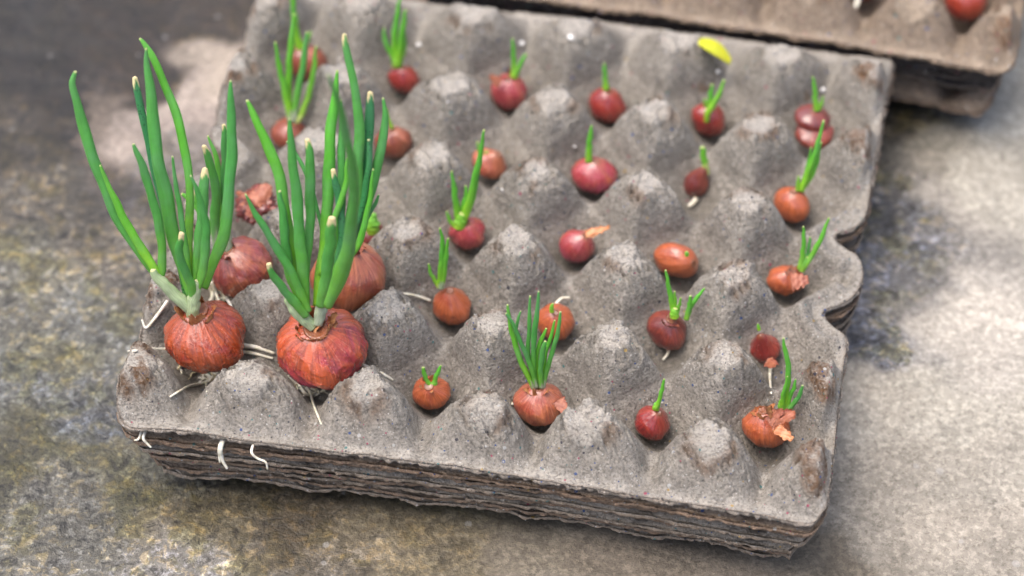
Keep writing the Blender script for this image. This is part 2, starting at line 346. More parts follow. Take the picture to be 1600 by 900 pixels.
def make_tray(name, mat, res, seed, parent_m, inset=0., corner=9., zfun=None, rough=1., floor=None, label='', group=None):
    ny = int(290 / res); nx = int(302 / res)
    yy = np.linspace(-3 * PT, 3 * PT, ny); uu = np.linspace(-1, 1, nx)
    U, Y = np.meshgrid(uu, yy, indexing='ij'); Yg = Y/PT + 2.5
    Y = Y * (1 - inset / 144)
    wl = tray_edge(Yg, -1) - inset; wr = tray_edge(Yg, 1) - inset
    c = corner + 3 * vnoise(Y*0 + seed, Y*0, 3)
    for s_ in (1, -1):
        c = (corner if s_ < 0 else corner * .5) + 3 * vnoise(Y*0 + seed, Y*0, 3); d = np.clip(c - (3 * PT - s_ * Y), 0, c); cut = c - np.sqrt(np.maximum(c*c - d*d, 0)); wl = wl - cut; wr = wr - cut
    X = np.where(U < 0, U * wl, U * wr)
    Z, q = tray_h(X, Y)
    # edge distance for the flat rolled lip
    e = np.minimum(np.minimum((1 - np.abs(U)) * 147, 3*PT - np.abs(Y)), 99)
    Zs = Z * .8; n_c = fbm((X + Zs)/7, (Y - Zs)/7, seed + 40, 4); n_f = fbm((X + Zs)/2.2, (Y - Zs)/2.2, seed + 50, 3); n_l = fbm(X/30, Y/30, seed + 60, 2)
    shoulder = np.exp(-((q - .98) / .28)**2); flank = ss(.15, .6, q) * (1 - ss(.95, 1.15, q))
    rid = 1 - np.abs(fbm((X + 1.3*Z)/4.5, (Y - 1.3*Z)/4.5, seed + 80, 3) - .5) * 2
    crack = ss(.86, .985, rid)
    Z = Z + rough * ((n_l - .5) * 2.4 + (fbm((X - Zs)/11, (Y + Zs)/11, seed + 47, 3) - .5) * 2.2 * (shoulder + .5 * flank) + (n_c - .5) * (2.0 + 2.6 * shoulder) + (n_f - .5) * (.7 + 1.3 * (shoulder + .7 * flank)))
    Z = Z - rough * crack * (1.0 * flank + 1.2 * shoulder)
    fold = ss(.90, .99, 1 - np.abs(fbm((X + Zs)/13, (Y - Zs)/13, seed + 85, 3) - .5) * 2); Z = Z + rough * fold * ss(.0, .4, q) * 1.3
    plate = ss(.96, 1.03, q + (n_f - .5) * .45 + (n_c - .5) * .3)
    Z = Z + plate * 1.3 * rough
    Z = Z + .8 * np.exp(-((e - 1.5) / 2.)**2)
    # tint
    near_edge = ss(6, 1, np.abs(e - 2) )
    saddle = np.exp(-(q / .10)**2)
    R = np.clip(plate * .95 + .35 * near_edge + .35 * saddle * ss(.35, .7, n_c) * 1.7 * np.exp(-((np.abs(np.cos(np.pi * (X/PT + 3)) * np.cos(np.pi * (Y/PT + 2.5))) ) / .35)**2), 0, 1)
    side = ss(120, 141, np.abs(X)) * ss(.5, .9, q)
    G = np.clip(shoulder * ss(.56, .72, fbm(X/14, Y/14, seed + 90, 3)) * .7 + side * ss(.42, .6, n_c) * .9 + (e < .8) * .35, 0, 1)
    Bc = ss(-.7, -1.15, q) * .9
    if zfun is not None: Z = Z + zfun(X, Y, e)
    if floor is not None: Z = np.maximum(Z, floor + (n_c - .5))
    wx, wy = warp(X, Y)
    V = np.stack([wx, wy, Z], -1).reshape(-1, 3); T = np.stack([R, G, Bc], -1).reshape(-1, 3)
    F = grid_faces(nx, ny)[:, ::-1]
    # raw torn edge: the boundary ring rolls out, down and back in
    idx = np.arange(nx * ny).reshape(nx, ny)
    ring = np.concatenate([idx[:, 0], idx[-1, 1:], idx[-2::-1, -1], idx[0, -2:0:-1]])
    P = V[ring]; nr = len(ring); tg = np.roll(P, -2, 0) - np.roll(P, 2, 0); no = np.stack([tg[:, 1], -tg[:, 0]], 1); no /= np.linalg.norm(no, axis=1)[:, None] + 1e-9
    jag = 1.6 * fbm(np.arange(nr)*res/2.5, np.zeros(nr) + seed, seed, 3) - .8; jag2 = fbm(np.arange(nr)*res/5, np.zeros(nr) + seed + 3, seed + 9, 3) - .5
    th = 2.0 + 1.6 * jag2
    rings = [P]
    for o_, z_ in ((.45 + 1.2*jag, -.35 - 0*jag), (.6 + 1.6*jag, -th * .6), (.1 + 1.2*jag, -th), (-1.6 + jag, -th + .2)):
        Q = P.copy(); Q[:, :2] += no * np.asarray(o_)[:, None]; Q[:, 2] += z_; rings.append(Q)
    base = len(V); V = np.concatenate([V] + rings[1:]); T = np.concatenate([T] + [np.tile(np.array([[.35, .3, .0]]), (nr, 1)) * (1 + jag[:, None]) for _ in rings[1:]])
    a = ring; ii = np.arange(nr); jj = (ii + 1) % nr; FF = [F]
    for k in range(4):
        b_ = base + k * nr; cur = a if k == 0 else (base + (k-1) * nr + ii)
        FF.append(np.stack([cur, b_ + ii, b_ + jj, cur[jj]], 1)[:, ::-1])
    F = np.concatenate(FF)
    V4 = np.c_[V, np.ones(len(V))] @ parent_m.T
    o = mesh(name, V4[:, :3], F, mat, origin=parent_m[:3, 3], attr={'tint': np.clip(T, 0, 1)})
    tag(o, label, 'egg tray', group); return o
I4 = np.eye(4)
def sag_top(x, y, e):     # the lip of the top tray wavers; its left front corner lifts off the stack
    return 1.6 * np.exp(-((x + 105)/26)**2 - ((y + 144)/12)**2) + (fbm(x/28, y/28, 301, 2) - .5) * 1.6
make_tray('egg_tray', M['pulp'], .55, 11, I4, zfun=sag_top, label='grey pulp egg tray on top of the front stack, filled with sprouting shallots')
names = ['second', 'third', 'fourth', 'fifth', 'sixth', 'seventh', 'lowest']
offs = [5.6, 9.8, 14.2, 18.6, 23.2, 28.0, 33.2]
for k, of in enumerate(offs):
    ang = math.radians((-.35, .3, -.15, .4, -.3, .1, .25)[k]); m = np.eye(4); c_, s_ = math.cos(ang), math.sin(ang)
    m[:2, :2] = [[c_, -s_], [s_, c_]]; m[0, 3] = (.6, -.4, .9, .2, .8, .3, 1.2)[k]; m[1, 3] = (-.4, .5, -.9, .4, -.5, .3, .4)[k] + .3
    zf = lambda x, y, e, k=k, of=of: -of - (1.1 if k == 0 else 0) * np.exp(-((x + 110)/35)**2 - ((y + 144)/20)**2) + (fbm(x/26, y/26, 320 + k, 3) - .5) * 1.9
    lab = 'brown wet rim of the %s egg tray counted down the front stack' % names[k] if k < 6 else 'lowest egg tray of the front stack, its brown rim just above the wet concrete'
    make_tray('egg_tray', M['pulp_wet'] if k in (0, 1, 3, 5) else M['pulp_edge'], 1.5, 111 + 13*k, m, inset=.3 + .85*k, corner=10 + 2.6*k, zfun=zf, rough=.8, floor=GZ + 1 + .7 * (6 - k), label=lab, group='egg trays stacked in the front pile')
# second stack behind
c1 = unp(1572, 117, -12); c0 = unp(800, -6, -12); a2 = math.atan2(c1[1]-c0[1], c1[0]-c0[0])
lx, ly = warp(np.array(147.), np.array(-144.)); lx, ly = float(lx), float(ly)
lx0, ly0 = warp(np.array(-95.), np.array(-144.)); al = math.atan2(ly - float(ly0), lx - float(lx0)); rot = a2 - al
def t2m(dx=0, dy=0, dr=0):
    r = rot + math.radians(dr); m = np.eye(4); m[:2, :2] = [[math.cos(r), -math.sin(r)], [math.sin(r), math.cos(r)]]
    p = m[:2, :2] @ np.array([lx, ly]); m[0, 3] = c1[0] - p[0] + dx; m[1, 3] = c1[1] - p[1] + dy; m[2, 3] = 0; return m
T2 = t2m(); T2[2, 3] = 5.
make_tray('egg_tray', M['pulp_tan'], .9, 611, T2, zfun=lambda x, y, e: (fbm(x/30, y/30, 401, 2) - .5) * 1.5, label='tan pulp egg tray on top of the rear stack')
for k, (of, ins, cor, mt) in enumerate([(6, 3, 14, 'pulp_shaded'), (11, 3.5, 15, 'pulp_shaded'), (16.5, 5, 16, 'pulp_shaded'), (33.5, 4, 16, 'pulp_tan')]):  # dark pulp colours paint the shade under the rear stack's lip
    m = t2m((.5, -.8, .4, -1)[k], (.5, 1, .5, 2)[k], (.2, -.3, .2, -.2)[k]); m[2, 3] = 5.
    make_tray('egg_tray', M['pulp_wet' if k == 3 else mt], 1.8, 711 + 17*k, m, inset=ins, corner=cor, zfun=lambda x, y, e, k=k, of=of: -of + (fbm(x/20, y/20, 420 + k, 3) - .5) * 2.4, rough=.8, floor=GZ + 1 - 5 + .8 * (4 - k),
              label=('second egg tray down in the rear stack, its shade painted dark', 'third egg tray down in the rear stack, its shade painted dark', 'fourth egg tray down in the rear stack, its shade painted dark', 'lowest egg tray of the rear stack, with a pale frayed rim')[k], group='egg trays stacked in the rear pile')

# ------------------------------------------------------------------ surface lookup on the top tray
def surf_z(x, y):
    fx, fy = unwarp(np.array(float(x)), np.array(float(y))); z, q = tray_h(fx, fy); return float(z)
def on_tray(u, v, lift=0.6):
    z = -14.
    for _ in range(14):
        P = unp(u, v, z); z = z * .5 + .5 * (surf_z(P[0], P[1]) + lift)
    return unp(u, v, z)
# ------------------------------------------------------------------ tubes
def catmull(P, n):
    P = np.asarray(P, float); k = len(P)
    if k == 2: P = np.stack([P[0], (P[0] + P[1]) / 2, P[1]]); k = 3
    E = np.concatenate([[2*P[0] - P[1]], P, [2*P[-1] - P[-2]]]); t = np.linspace(0, k - 1 - 1e-6, n); i = t.astype(int); f = (t - i)[:, None]
    a, b, c, d = E[i], E[i+1], E[i+2], E[i+3]
    return .5 * (2*b + (c - a)*f + (2*a - 5*b + 4*c - d)*f**2 + (3*b - a - 3*c + d)*f**3)
def tube(PW, n, sides, flat=1., up=None, round_tip=True, seed=0):
    """PW rows: x y z radius; returns V, ringparam t, F, angle"""
    Q = catmull(PW, n); P = Q[:, :3]; r = np.maximum(Q[:, 3], .08)
    T = np.gradient(P, axis=0); T /= np.linalg.norm(T, axis=1)[:, None]
    up = np.array([0, 0, 1.]) if up is None else up
    A = np.cross(T, up); A /= np.linalg.norm(A, axis=1)[:, None] + 1e-9; Bn = np.cross(A, T)
    th = np.linspace(0, 2*np.pi, sides, endpoint=False)
    V = P[:, None, :] + r[:, None, None] * (np.cos(th)[None, :, None] * A[:, None, :] + flat * np.sin(th)[None, :, None] * Bn[:, None, :])
    V = V.reshape(-1, 3); F = grid_faces(n, sides, True).tolist()
    V = np.concatenate([V, [P[-1] + T[-1] * r[-1] * .6, P[0]]]); e = len(V) - 2
    for j in range(sides): j2 = (j+1) % sides; F.append([(n-1)*sides + j, (n-1)*sides + j2, e]); F.append([j2, j, e + 1])
    t = np.concatenate([np.repeat(np.linspace(0, 1, n), sides), [1, 0]]); ang = np.concatenate([np.tile(th, n), [0, 0]])
    return V, F, t, ang, P
TO_CAM = CM[:, 2]
def leaf(parent, base, pts, mat, dof=0., pale=.0, cream=0., lean=0.25, name='leaf', flat=.8, label=None, n=None, low=.55):
    big = parent.location.x * 1000 < -70 and max(q[2] for q in pts) > 9
    """pts: photo pixels (u, v, width_px); the leaf stands in an upright plane through base leaning back by `lean`"""
    nrm = VIEWH * math.cos(lean) + np.array([0, 0, 1]) * math.sin(lean)
    PW = []; L = len(pts); hmax = max(1, max(abs(p[1] - pts[0][1]) for p in pts))
    for i, (u, v, w_) in enumerate(pts):
        h = abs(v - pts[0][1]) / hmax
        P = on_plane(u, v, base + VIEWH * dof * (.25 + .75 * h), nrm); PW.append([*P, w_ * mmpx(P) / 2 * (.97 if big else .84)])
    PW = np.array(PW); n = n or max(18, 9 * L); rs = np.random.RandomState(int(pts[-1][0] * 7 + pts[-1][1]) % 9999); flat = flat * (.78 + .3 * rs.rand())
    V, F, t, ang, Pc = tube(PW, n, 14, flat, up=TO_CAM)
    seg = np.concatenate([[0], np.cumsum(np.linalg.norm(np.diff(Pc, axis=0), axis=1))]); seg /= seg[-1]
    ts = np.concatenate([np.repeat(seg, 14), [1, 0]])
    jit = .02 * np.sin(ang * 3 + 1)
    R = ss(0, low, ts); G = ss(1 - cream + .0, 1 - cream * (.2 + .5 * rs.rand()), ts + jit) if cream > 0 else 0.5 * ss(.992, 1, ts)
    B_ = 1 - ss(pale * .55, pale, ts + jit * 2) if pale > 0 else 0 * ts
    # gentle bruises: dent the tube a little along its length
    ring = len(Pc) * 14; f1, f2 = rs.rand(2) * 6.3; rad = V[:ring].reshape(-1, 14, 3) - Pc[:, None, :]
    k = 1 + .07 * np.sin(seg * 23 + f1)[:, None] * np.cos(ang[:ring].reshape(-1, 14) * 2 + seg[:, None] * 5 + f2) + .05 * (vnoise(seg[:, None] * 9 + f1 + 0 * rad[..., 0], np.cos(ang[:ring].reshape(-1, 14)) * 1.2 + f2, 3) - .5) - .10 * np.exp(-((np.cos(ang[:ring].reshape(-1, 14) - 1.9 - f1 * .3) - 1) / .12)**2)
    wob = (np.sin(seg * 17 + f1) * .5 + np.sin(seg * 31 + f2) * .3) * ss(.1, .4, seg); sidev = np.cross(VIEWH, [0, 0, 1])
    V[:ring] = (Pc[:, None, :] + rad * k[..., None] + (wob * np.linalg.norm(rad, axis=2).max() * .16)[:, None, None] * sidev).reshape(-1, 3)
    at = {'leaf': np.stack([R, G, B_], 1), 'streak': np.stack([np.cos(ang), np.sin(ang), ts * .6 + parent.location.x * 9], 1)}
    o = mesh(name, V, F, mat, parent, attr=at)
    if label: o['label'] = label
    return o
def root(parent, pts, w_, mat=None, cap=99, surf=True, zs=None, name='root', n=None, world=None):
    if world is None:
        PW = []
        for i, q in enumerate(pts):
            P = on_tray(q[0], q[1], q[2] if len(q) > 2 else .8)
            if P[2] > cap and i > 0: break
            PW.append([*P, w_ * mmpx(P) / 2 * (1 - .45 * i / max(1, len(pts) - 1))])
    else: PW = world
    if len(PW) < 3: return None
    V, F, t, ang, Pc = tube(np.array(PW), n or 6 * len(PW), 7, 1., up=TO_CAM)
    return mesh(name, V, F, mat or M['root'], parent)
# ------------------------------------------------------------------ bulbs
def bulb_mesh(parent, Cn, rx, rz, axis, mat, neck=.35, neck_r=.22, lump=.05, seed=0, name='bulb', res=(56, 40), crump=0., lobes=0, label=None, squash=1., pink=0.):
    nt_, na = res; t = np.linspace(0, 1, nt_)
    # profile: flattened globe drawn up into a dry neck
    th = np.pi * t**.92
    pr = np.sin(th)**.85; pz = -np.cos(th)
    top = ss(.62, 1., t); pr = np.maximum(pr, neck_r * ss(.5, .9, t)) ; pr[-1] = neck_r * .8; pr[0] = .02
    pz = pz + neck * top**1.6
    pr = pr * (1 - .1 * top)
    ang = np.linspace(0, 2*np.pi, na, endpoint=False)
    Tt, Aa = np.meshgrid(t, ang, indexing='ij'); R = pr[:, None] * np.ones_like(Aa)
    cx, sy = np.cos(Aa), np.sin(Aa)
    ny_ = fbm(cx*1.3 + seed*3.1 + Tt*1.2, sy*1.3 + Tt*2.1 + seed, seed + 1, 3) - .5
    rib = fbm(cx*6 + seed, sy*6 + Tt*.7, seed + 2, 2) - .5
    fine = fbm(cx*7 + Tt*5, sy*7 + Tt*9 + seed, seed + 5, 3) - .5
    fine2 = fbm(cx*13 + Tt*11, sy*13 + Tt*17 + seed, seed + 6, 3) - .5; fold = 1 - np.abs(fbm(cx*4 + Tt*4, sy*4 - Tt*5 + seed, seed + 8, 2) - .5) * 2
    R = R * (1 + lump * 3.2 * ny_ + .08 * rib + crump * (fine * 1.6 + fine2 * .9 + 1.1 * ss(.8, 1, fold)))
    if lobes: R = R * (1 + .13 * np.cos(lobes * Aa + seed) * np.sin(np.pi * Tt))
    X = R * cx * rx; Y = R * sy * rx * squash; Z = pz[:, None] * rz * (1 + lump * .6 * ny_) + 0 * Aa
    Rb = np.sin(np.pi * Tt); X = X + Rb * rx * .10 * math.sin(seed * 5.1); Z = Z + lump * 1.6 * rz * cx * math.cos(seed * 3.3)  * Rb     # lopsided
    # the neck leans and twists
    bend = ss(.7, 1, Tt); X = X + bend * rx * .10 * math.sin(seed * 2.3); Y = Y + bend * rx * .10 * math.cos(seed * 1.7)
    axis = np.array(axis, float); axis /= np.linalg.norm(axis); q = Vector((0, 0, 1)).rotation_difference(Vector(axis)).to_matrix(); Rm = np.array(q)
    V = np.stack([X, Y, Z], -1).reshape(-1, 3) @ Rm.T
    F = grid_faces(nt_, na, True).tolist(); e = len(V)
    V = np.concatenate([V, (np.array([[0, 0, pz[0]*rz - .3], [0, 0, pz[-1]*rz - .12 * rz]])) @ Rm.T])
    for j in range(na): j2 = (j+1) % na; F.append([j2, j, e]); F.append([(nt_-1)*na + j, (nt_-1)*na + j2, e+1])
    tt = np.concatenate([Tt.ravel(), [0, 1]]); aa = np.concatenate([Aa.ravel(), [0, 0]])
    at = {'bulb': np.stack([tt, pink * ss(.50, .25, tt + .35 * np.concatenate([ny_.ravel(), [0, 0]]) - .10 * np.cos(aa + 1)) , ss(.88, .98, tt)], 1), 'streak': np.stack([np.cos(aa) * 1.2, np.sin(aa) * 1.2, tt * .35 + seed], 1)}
    V = V + Cn; V[:, 2] = np.maximum(V[:, 2], -36)
    o = mesh(name, V, F, mat, parent, attr=at)
    if label: o['label'] = label
    return o, Cn + axis * rz * (1 + neck * .75), Rm
def flake(P, d, nrm, L, W_, seed, curl=.5, nseg=7):
    nseg = max(12, nseg)
    """a ragged scrap of papery skin starting at P, running along d, about nrm"""
    rs = np.random.RandomState(seed); d = d / np.linalg.norm(d); s_ = np.cross(d, nrm); s_ /= np.linalg.norm(s_); nn = np.cross(s_, d)
    V = []; m = 9; f = rs.rand(4) * 6; jw = .7 + .6 * rs.rand(nseg)
    for i in range(nseg):
        t = i / (nseg - 1); wd = W_ * (1 - .65 * t**1.5) * jw[i]
        for j in range(m):
            u = (j / (m - 1) - .5) * 2
            p = P + d * L * t + s_ * u * wd / 2 + nn * (curl * L * t * t * .6 + (.25 * wd) * (1 - u*u) * .6 + (rs.rand() - .5) * .035 * L + .07 * L * math.sin(5*u + f[0] + 6*t) * math.sin(7*t + f[1] + 2*u))
            V.append(p)
    V = np.array(V); F = grid_faces(nseg, m); n0 = len(V)
    V2 = V - nn * .09; F2 = F[:, ::-1] + n0
    bd = [j for j in range(m)] + [i*m + m - 1 for i in range(1, nseg)] + [(nseg-1)*m + j for j in range(m-2, -1, -1)] + [i*m for i in range(nseg-2, 0, -1)]
    B_ = np.array([[bd[k], bd[(k+1) % len(bd)], bd[(k+1) % len(bd)] + n0, bd[k] + n0] for k in range(len(bd))])
    return np.concatenate([V, V2]), np.concatenate([F, F2, B_])
def flakes(parent, top, axis, r, n, seed, L=4., W_=3.5, mat=None, name='dry_skin', spread=.6, up=.8):
    rs = np.random.RandomState(seed); Vs, Fs, o = [], [], 0; axis = np.array(axis, float); axis /= np.linalg.norm(axis)
    a = np.cross(axis, [1, .2, 0]); a /= np.linalg.norm(a); b = np.cross(axis, a)
    for k in range(n):
        th = 2*np.pi*(k + rs.rand()*.6)/n; rad = a*np.cos(th) + b*np.sin(th)
        P = top + rad * r * (.7 + .3*rs.rand()) - axis * r * .5; d = axis * up * (.7 + .7*rs.rand()) + rad * spread * (rs.rand() - .2)
        V, F = flake(P, d, rad, L * (.6 + .8*rs.rand()), W_ * (.6 + .7*rs.rand()), seed*31 + k, curl=(rs.rand() - .1) * .8)
        Vs.append(V); Fs.append(F + o); o += len(V)
    return mesh(name, np.concatenate(Vs), np.concatenate(Fs), mat or M['husk'], parent)

GRP = 'shallots sprouting in the cups of the front egg tray'
def shallot(u, v, wpx, label, mat, aspect=.86, tilt=(0, 0), neck=.35, neck_r=.22, leaves=(), seed=0, zc=None, crump=0., lobes=0, lump=.075, fl=0, roots=(), res=(56, 40), squash=1., cat='shallot', up=1., husk='husk', pink=0.):
    """u, v: middle of the bulb in the photo, wpx its width there; tilt = lean of its axis (towards image right, towards camera)"""
    P = unp(u, v, -15.); r = wpx * mmpx(P) / 2
    z = zc if zc is not None else min(-6, -34.5 + 1.08 * r)
    P = unp(u, v, z); r = wpx * mmpx(P) / 2
    if zc is None:
        crump = max(crump, .014); rs = np.random.RandomState(seed * 7 + 1); squash = squash * (.84 + .2 * rs.rand()); tilt = (tilt[0] + .5 * (rs.rand() - .5), tilt[1] + .3 * (rs.rand() - .4)); neck += .10 * rs.rand()
    right = CM[:, 0]; ax = np.array([0, 0, 1.]) * up + right * tilt[0] + VIEWH * tilt[1]; ax /= np.linalg.norm(ax)
    base = P.copy(); base[2] = z - r * aspect
    e = empty('sprouting_shallot' if leaves else 'shallot', base, label, cat, GRP)
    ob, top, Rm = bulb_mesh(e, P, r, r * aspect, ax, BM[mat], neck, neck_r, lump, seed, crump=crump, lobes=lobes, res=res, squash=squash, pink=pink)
    if fl: flakes(e, P + ax * r * aspect * (1 + neck * .35), ax, r * neck_r * 1.15, fl, seed + 7, L=r * .42, W_=r * .34, mat=M[husk], spread=.5)
    for q in leaves:
        q = dict(q); pts = q.pop('p'); mt = q.pop('m', 'fresh'); off = q.pop('off', 0.)
        leaf(e, top - ax * r * .15 + VIEWH * off, pts, LM[mt], **q)
    for q in roots:
        root(e, q[1], q[0])
    return e, P, r, ax, top

# --- the two big ones at the front left, and the two large ones behind them
plantA = [
 dict(p=[(306,492,15),(285,472,21),(262,450,20),(243,430,15),(238,422,11)], m='fresh', pale=1.6, name='leaf_sheath', flat=.9, off=1),
 dict(p=[(300,494,20),(302,478,22),(304,462,20),(307,446,15),(308,438,10)], m='fresh', pale=1.6, name='leaf_sheath', flat=.9, off=2),
 dict(p=[(250,438,12),(232,412,17),(208,378,20),(182,335,21),(156,275,20),(135,215,19),(119,160,15),(113,132,12),(119,112,6)], m='deep', lean=.40, low=.3),
 dict(p=[(250,440,12),(238,415,15),(212,375,15),(188,330,13),(168,287,8),(157,258,3)], m='fresh', lean=.38, off=3),
 dict(p=[(250,436,12),(253,415,14),(252,372,15),(240,318,15),(226,270,14),(214,240,10),(209,225,5)], m='deep', dof=6, lean=.35),
 dict(p=[(290,470,8),(282,420,11),(262,350,13),(246,285,13),(232,225,13),(219,165,13),(213,135,11),(211,121,8)], m='spotted', dof=-9, cream=.035, lean=.45),
 dict(p=[(300,470,12),(288,428,18),(272,375,23),(261,322,24),(250,265,23),(241,210,21),(235,150,18),(231,105,11),(229,76,4)], m='deep', dof=-2, lean=.42),
 dict(p=[(302,455,12),(296,408,13),(295,355,14),(296,300,14),(290,240,15),(276,183,15),(256,130,14),(240,92,12),(227,70,8),(219,60,4)], m='fresh', dof=-6, lean=.45),
 dict(p=[(298,440,8),(289,380,10),(281,325,9),(274,282,7),(269,244,3)], m='deep', dof=4, lean=.4),
 dict(p=[(305,474,14),(297,440,15),(284,412,14),(280,388,13),(284,364,9)], m='deep', dof=10, cream=.09, lean=.3),
 dict(p=[(306,456,12),(316,425,15),(321,385,15),(320,345,14),(311,308,10),(298,274,3)], m='deep', dof=8, lean=.38, off=2),
 dict(p=[(306,450,12),(307,415,15),(312,370,17),(316,330,18),(319,290,17),(319,270,12),(320,263,8)], m='deep', dof=1, cream=.07, lean=.4),
 dict(p=[(320,450,11),(334,408,17),(349,368,20),(357,310,19),(361,250,18),(362,195,16),(361,155,11),(360,126,4)], m='deep', dof=2, lean=.42),
]
A = shallot(321, 526, 122, 'large glossy orange-brown shallot at the left front corner with tall splayed leaves', 'big_a', aspect=.86, tilt=(-.18, .0), neck=.16, neck_r=.30, leaves=plantA, seed=3, crump=.022, fl=9, res=(150, 130), zc=-5,
 roots=[(6, [(300,572,3),(318,582),(330,592),(318,598),(296,603),(282,610),(266,620)]), (6, [(350,572,2),(338,585),(324,592),(310,590)]), (5, [(318,590,1.5),(322,600),(323,612)]), (6, [(352,570,2),(368,560),(380,552,2)]),
  (9, [(372,540,2),(398,542,3),(428,552,3)]), (7, [(375,548,1.5),(400,553,2),(426,560,2)]), (6, [(262,470,3),(240,500,2),(228,512,2),(222,500,3)]), (6, [(285,545,2),(232,545,1.5),(212,548,2),(200,549,2)]),
  (7, [(325,478,2),(332,460,4),(322,440,6),(318,425,8)])])
plantB = [
 dict(p=[(490,512,17),(474,496,24),(461,482,24),(452,470,16),(450,464,10)], m='fresh', pale=1.6, name='leaf_sheath', flat=.9, off=2),
 dict(p=[(496,506,18),(500,490,20),(505,468,21),(509,452,21),(511,440,17)], m='deep', pale=1.2, name='leaf_sheath', flat=.95, off=2),
 dict(p=[(478,494,12),(462,474,15),(446,456,14),(431,436,13),(424,425,11),(419,412,8)], m='deep', dof=10, cream=.08, lean=.3, off=2),
 dict(p=[(482,486,12),(466,452,16),(449,415,15),(428,380,14),(404,342,11),(383,303,3)], m='deep', dof=8, lean=.35, off=2),
 dict(p=[(470,470,10),(458,422,16),(452,380,19),(444,320,19),(433,265,18),(416,222,16),(399,185,13),(385,157,5)], m='fresh', dof=-3, lean=.4),
 dict(p=[(468,470,9),(452,430,14),(446,380,16),(441,330,13),(437,298,6)], m='deep', dof=3, lean=.38),
 dict(p=[(478,486,14),(474,440,19),(470,390,19),(466,335,18),(461,285,17),(456,235,13),(453,205,9),(452,186,4)], m='deep', dof=5, lean=.35),
 dict(p=[(476,470,10),(478,420,13),(482,370,16),(485,320,17),(484,270,17),(483,238,14),(481,218,9)], m='deep', dof=0, cream=.035, lean=.4),
 dict(p=[(508,470,7),(506,380,8),(494,320,8),(478,272,8),(462,240,7),(448,221,3)], m='deep', dof=-12, lean=.45),
 dict(p=[(494,478,12),(500,430,17),(508,380,19),(512,320,19),(514,260,19),(517,210,18),(522,160,14),(527,110,4)], m='fresh', dof=-4, lean=.42),
 dict(p=[(516,440,10),(534,370,12),(530,320,13),(525,288,12),(520,265,8)], m='spotted', dof=2, cream=.06, lean=.4),
 dict(p=[(500,478,16),(508,440,20),(514,395,20),(517,360,18),(519,340,12)], m='deep', dof=12, cream=.08, lean=.3, off=3),
 dict(p=[(514,460,10),(530,360,14),(533,300,14),(534,240,13),(534,195,10),(533,156,3)], m='deep', dof=-4, lean=.42),
 dict(p=[(512,478,16),(532,430,24),(547,375,22),(553,320,17),(551,270,16),(542,210,14),(528,160,10),(513,117,5)], m='deep', dof=42, lean=.12),
 dict(p=[(506,472,16),(526,420,24),(546,360,24),(557,290,22),(561,230,18),(557,160,15),(547,100,13),(540,66,11),(538,54,8)], m='deep', dof=2, cream=.025, lean=.42),
 dict(p=[(520,450,11),(550,370,15),(568,300,15),(575,240,16),(577,185,16),(578,155,12),(578,144,8)], m='spotted', dof=-3, cream=.035, lean=.42),
 dict(p=[(525,440,11),(560,360,15),(582,290,15),(595,235,16),(601,190,12),(599,153,4)], m='deep', dof=-6, lean=.42),
 dict(p=[(520,430,8),(560,340,10),(572,290,11),(577,250,10),(576,218,5)], m='spotted', dof=4, lean=.4),
 dict(p=[(525,430,8),(562,360,10),(578,330,9),(587,318,7),(591,304,3)], m='deep', dof=-6, lean=.42),
 dict(p=[(520,440,8),(560,380,11),(574,330,10),(580,295,7),(583,264,3)], m='fresh', dof=5, lean=.4),
 dict(p=[(500,430,7),(520,350,10),(540,290,9),(541,262,6),(542,246,3)], m='fresh', dof=5, lean=.4),
]
B = shallot(495, 543, 138, 'largest red-orange shallot at the front with pink underside and dense tall leaves', 'big_b', aspect=.80, tilt=(-.05, .12), neck=.10, neck_r=.30, leaves=plantB, seed=9, crump=.022, fl=12, res=(150, 130), zc=-3, pink=.85,
 roots=[(8, [(452,585,2),(466,602,1),(476,614,1),(484,618)]), (7, [(462,588,2),(476,604,1),(484,612,1),(496,618)]), (5, [(484,612,1.5),(490,632,1),(497,650,1),(502,663,1)]), (5, [(520,598,1.5),(506,610,1),(492,616,1),(474,618)]),
  (6, [(545,575,2),(553,580,1.5),(548,592,1),(530,602)]), (7, [(558,568,3),(578,575,2),(598,584,2),(614,594,1)]), (5, [(535,598,1),(545,600,1),(556,585,2),(566,576,2)])])
D = shallot(372, 418, 98, 'rosy shallot with pale stalks, behind the left front one', 'rosy', aspect=.86, tilt=(-.35, .1), neck=.12, neck_r=.26, seed=15, crump=.03, fl=4, zc=-9, res=(90, 72), husk='husk_dark', lump=.07, leaves=[
 dict(p=[(358,408,16),(356,380,15),(352,345,13),(350,300,11),(350,240,11),(351,210,10),(350,195,7)], m='deep', pale=.33, cream=.03, lean=.3),
 dict(p=[(342,412,15),(339,385,15),(336,350,15),(337,300,15),(331,265,14),(323,240,12),(318,228,8)], m='deep', pale=.33, cream=.05, lean=.3, dof=3),
 dict(p=[(346,405,9),(344,350,10),(344,290,10),(337,245,9),(325,212,3)], m='fresh', lean=.35, dof=-5),
 dict(p=[(344,400,8),(333,360,9),(312,330,10),(297,312,9),(284,303,5)], m='fresh', lean=.35, dof=-9),
 dict(p=[(344,400,6),(325,350,7),(308,315,7),(301,297,5)], m='fresh', lean=.35, dof=-7, cream=.1)],
 roots=[(7, [(330,440,3),(338,462,3),(345,478,4)]), (6, [(352,462,3),(360,476,4),(366,490,4)])])
E = shallot(543, 430, 118, 'peach-brown round shallot with a short dry neck, behind the largest one', 'peach', aspect=.86, tilt=(.18, -.08), neck=.22, neck_r=.16, seed=21, fl=6, zc=-6, res=(90, 72), lump=.06, husk='husk_dark')

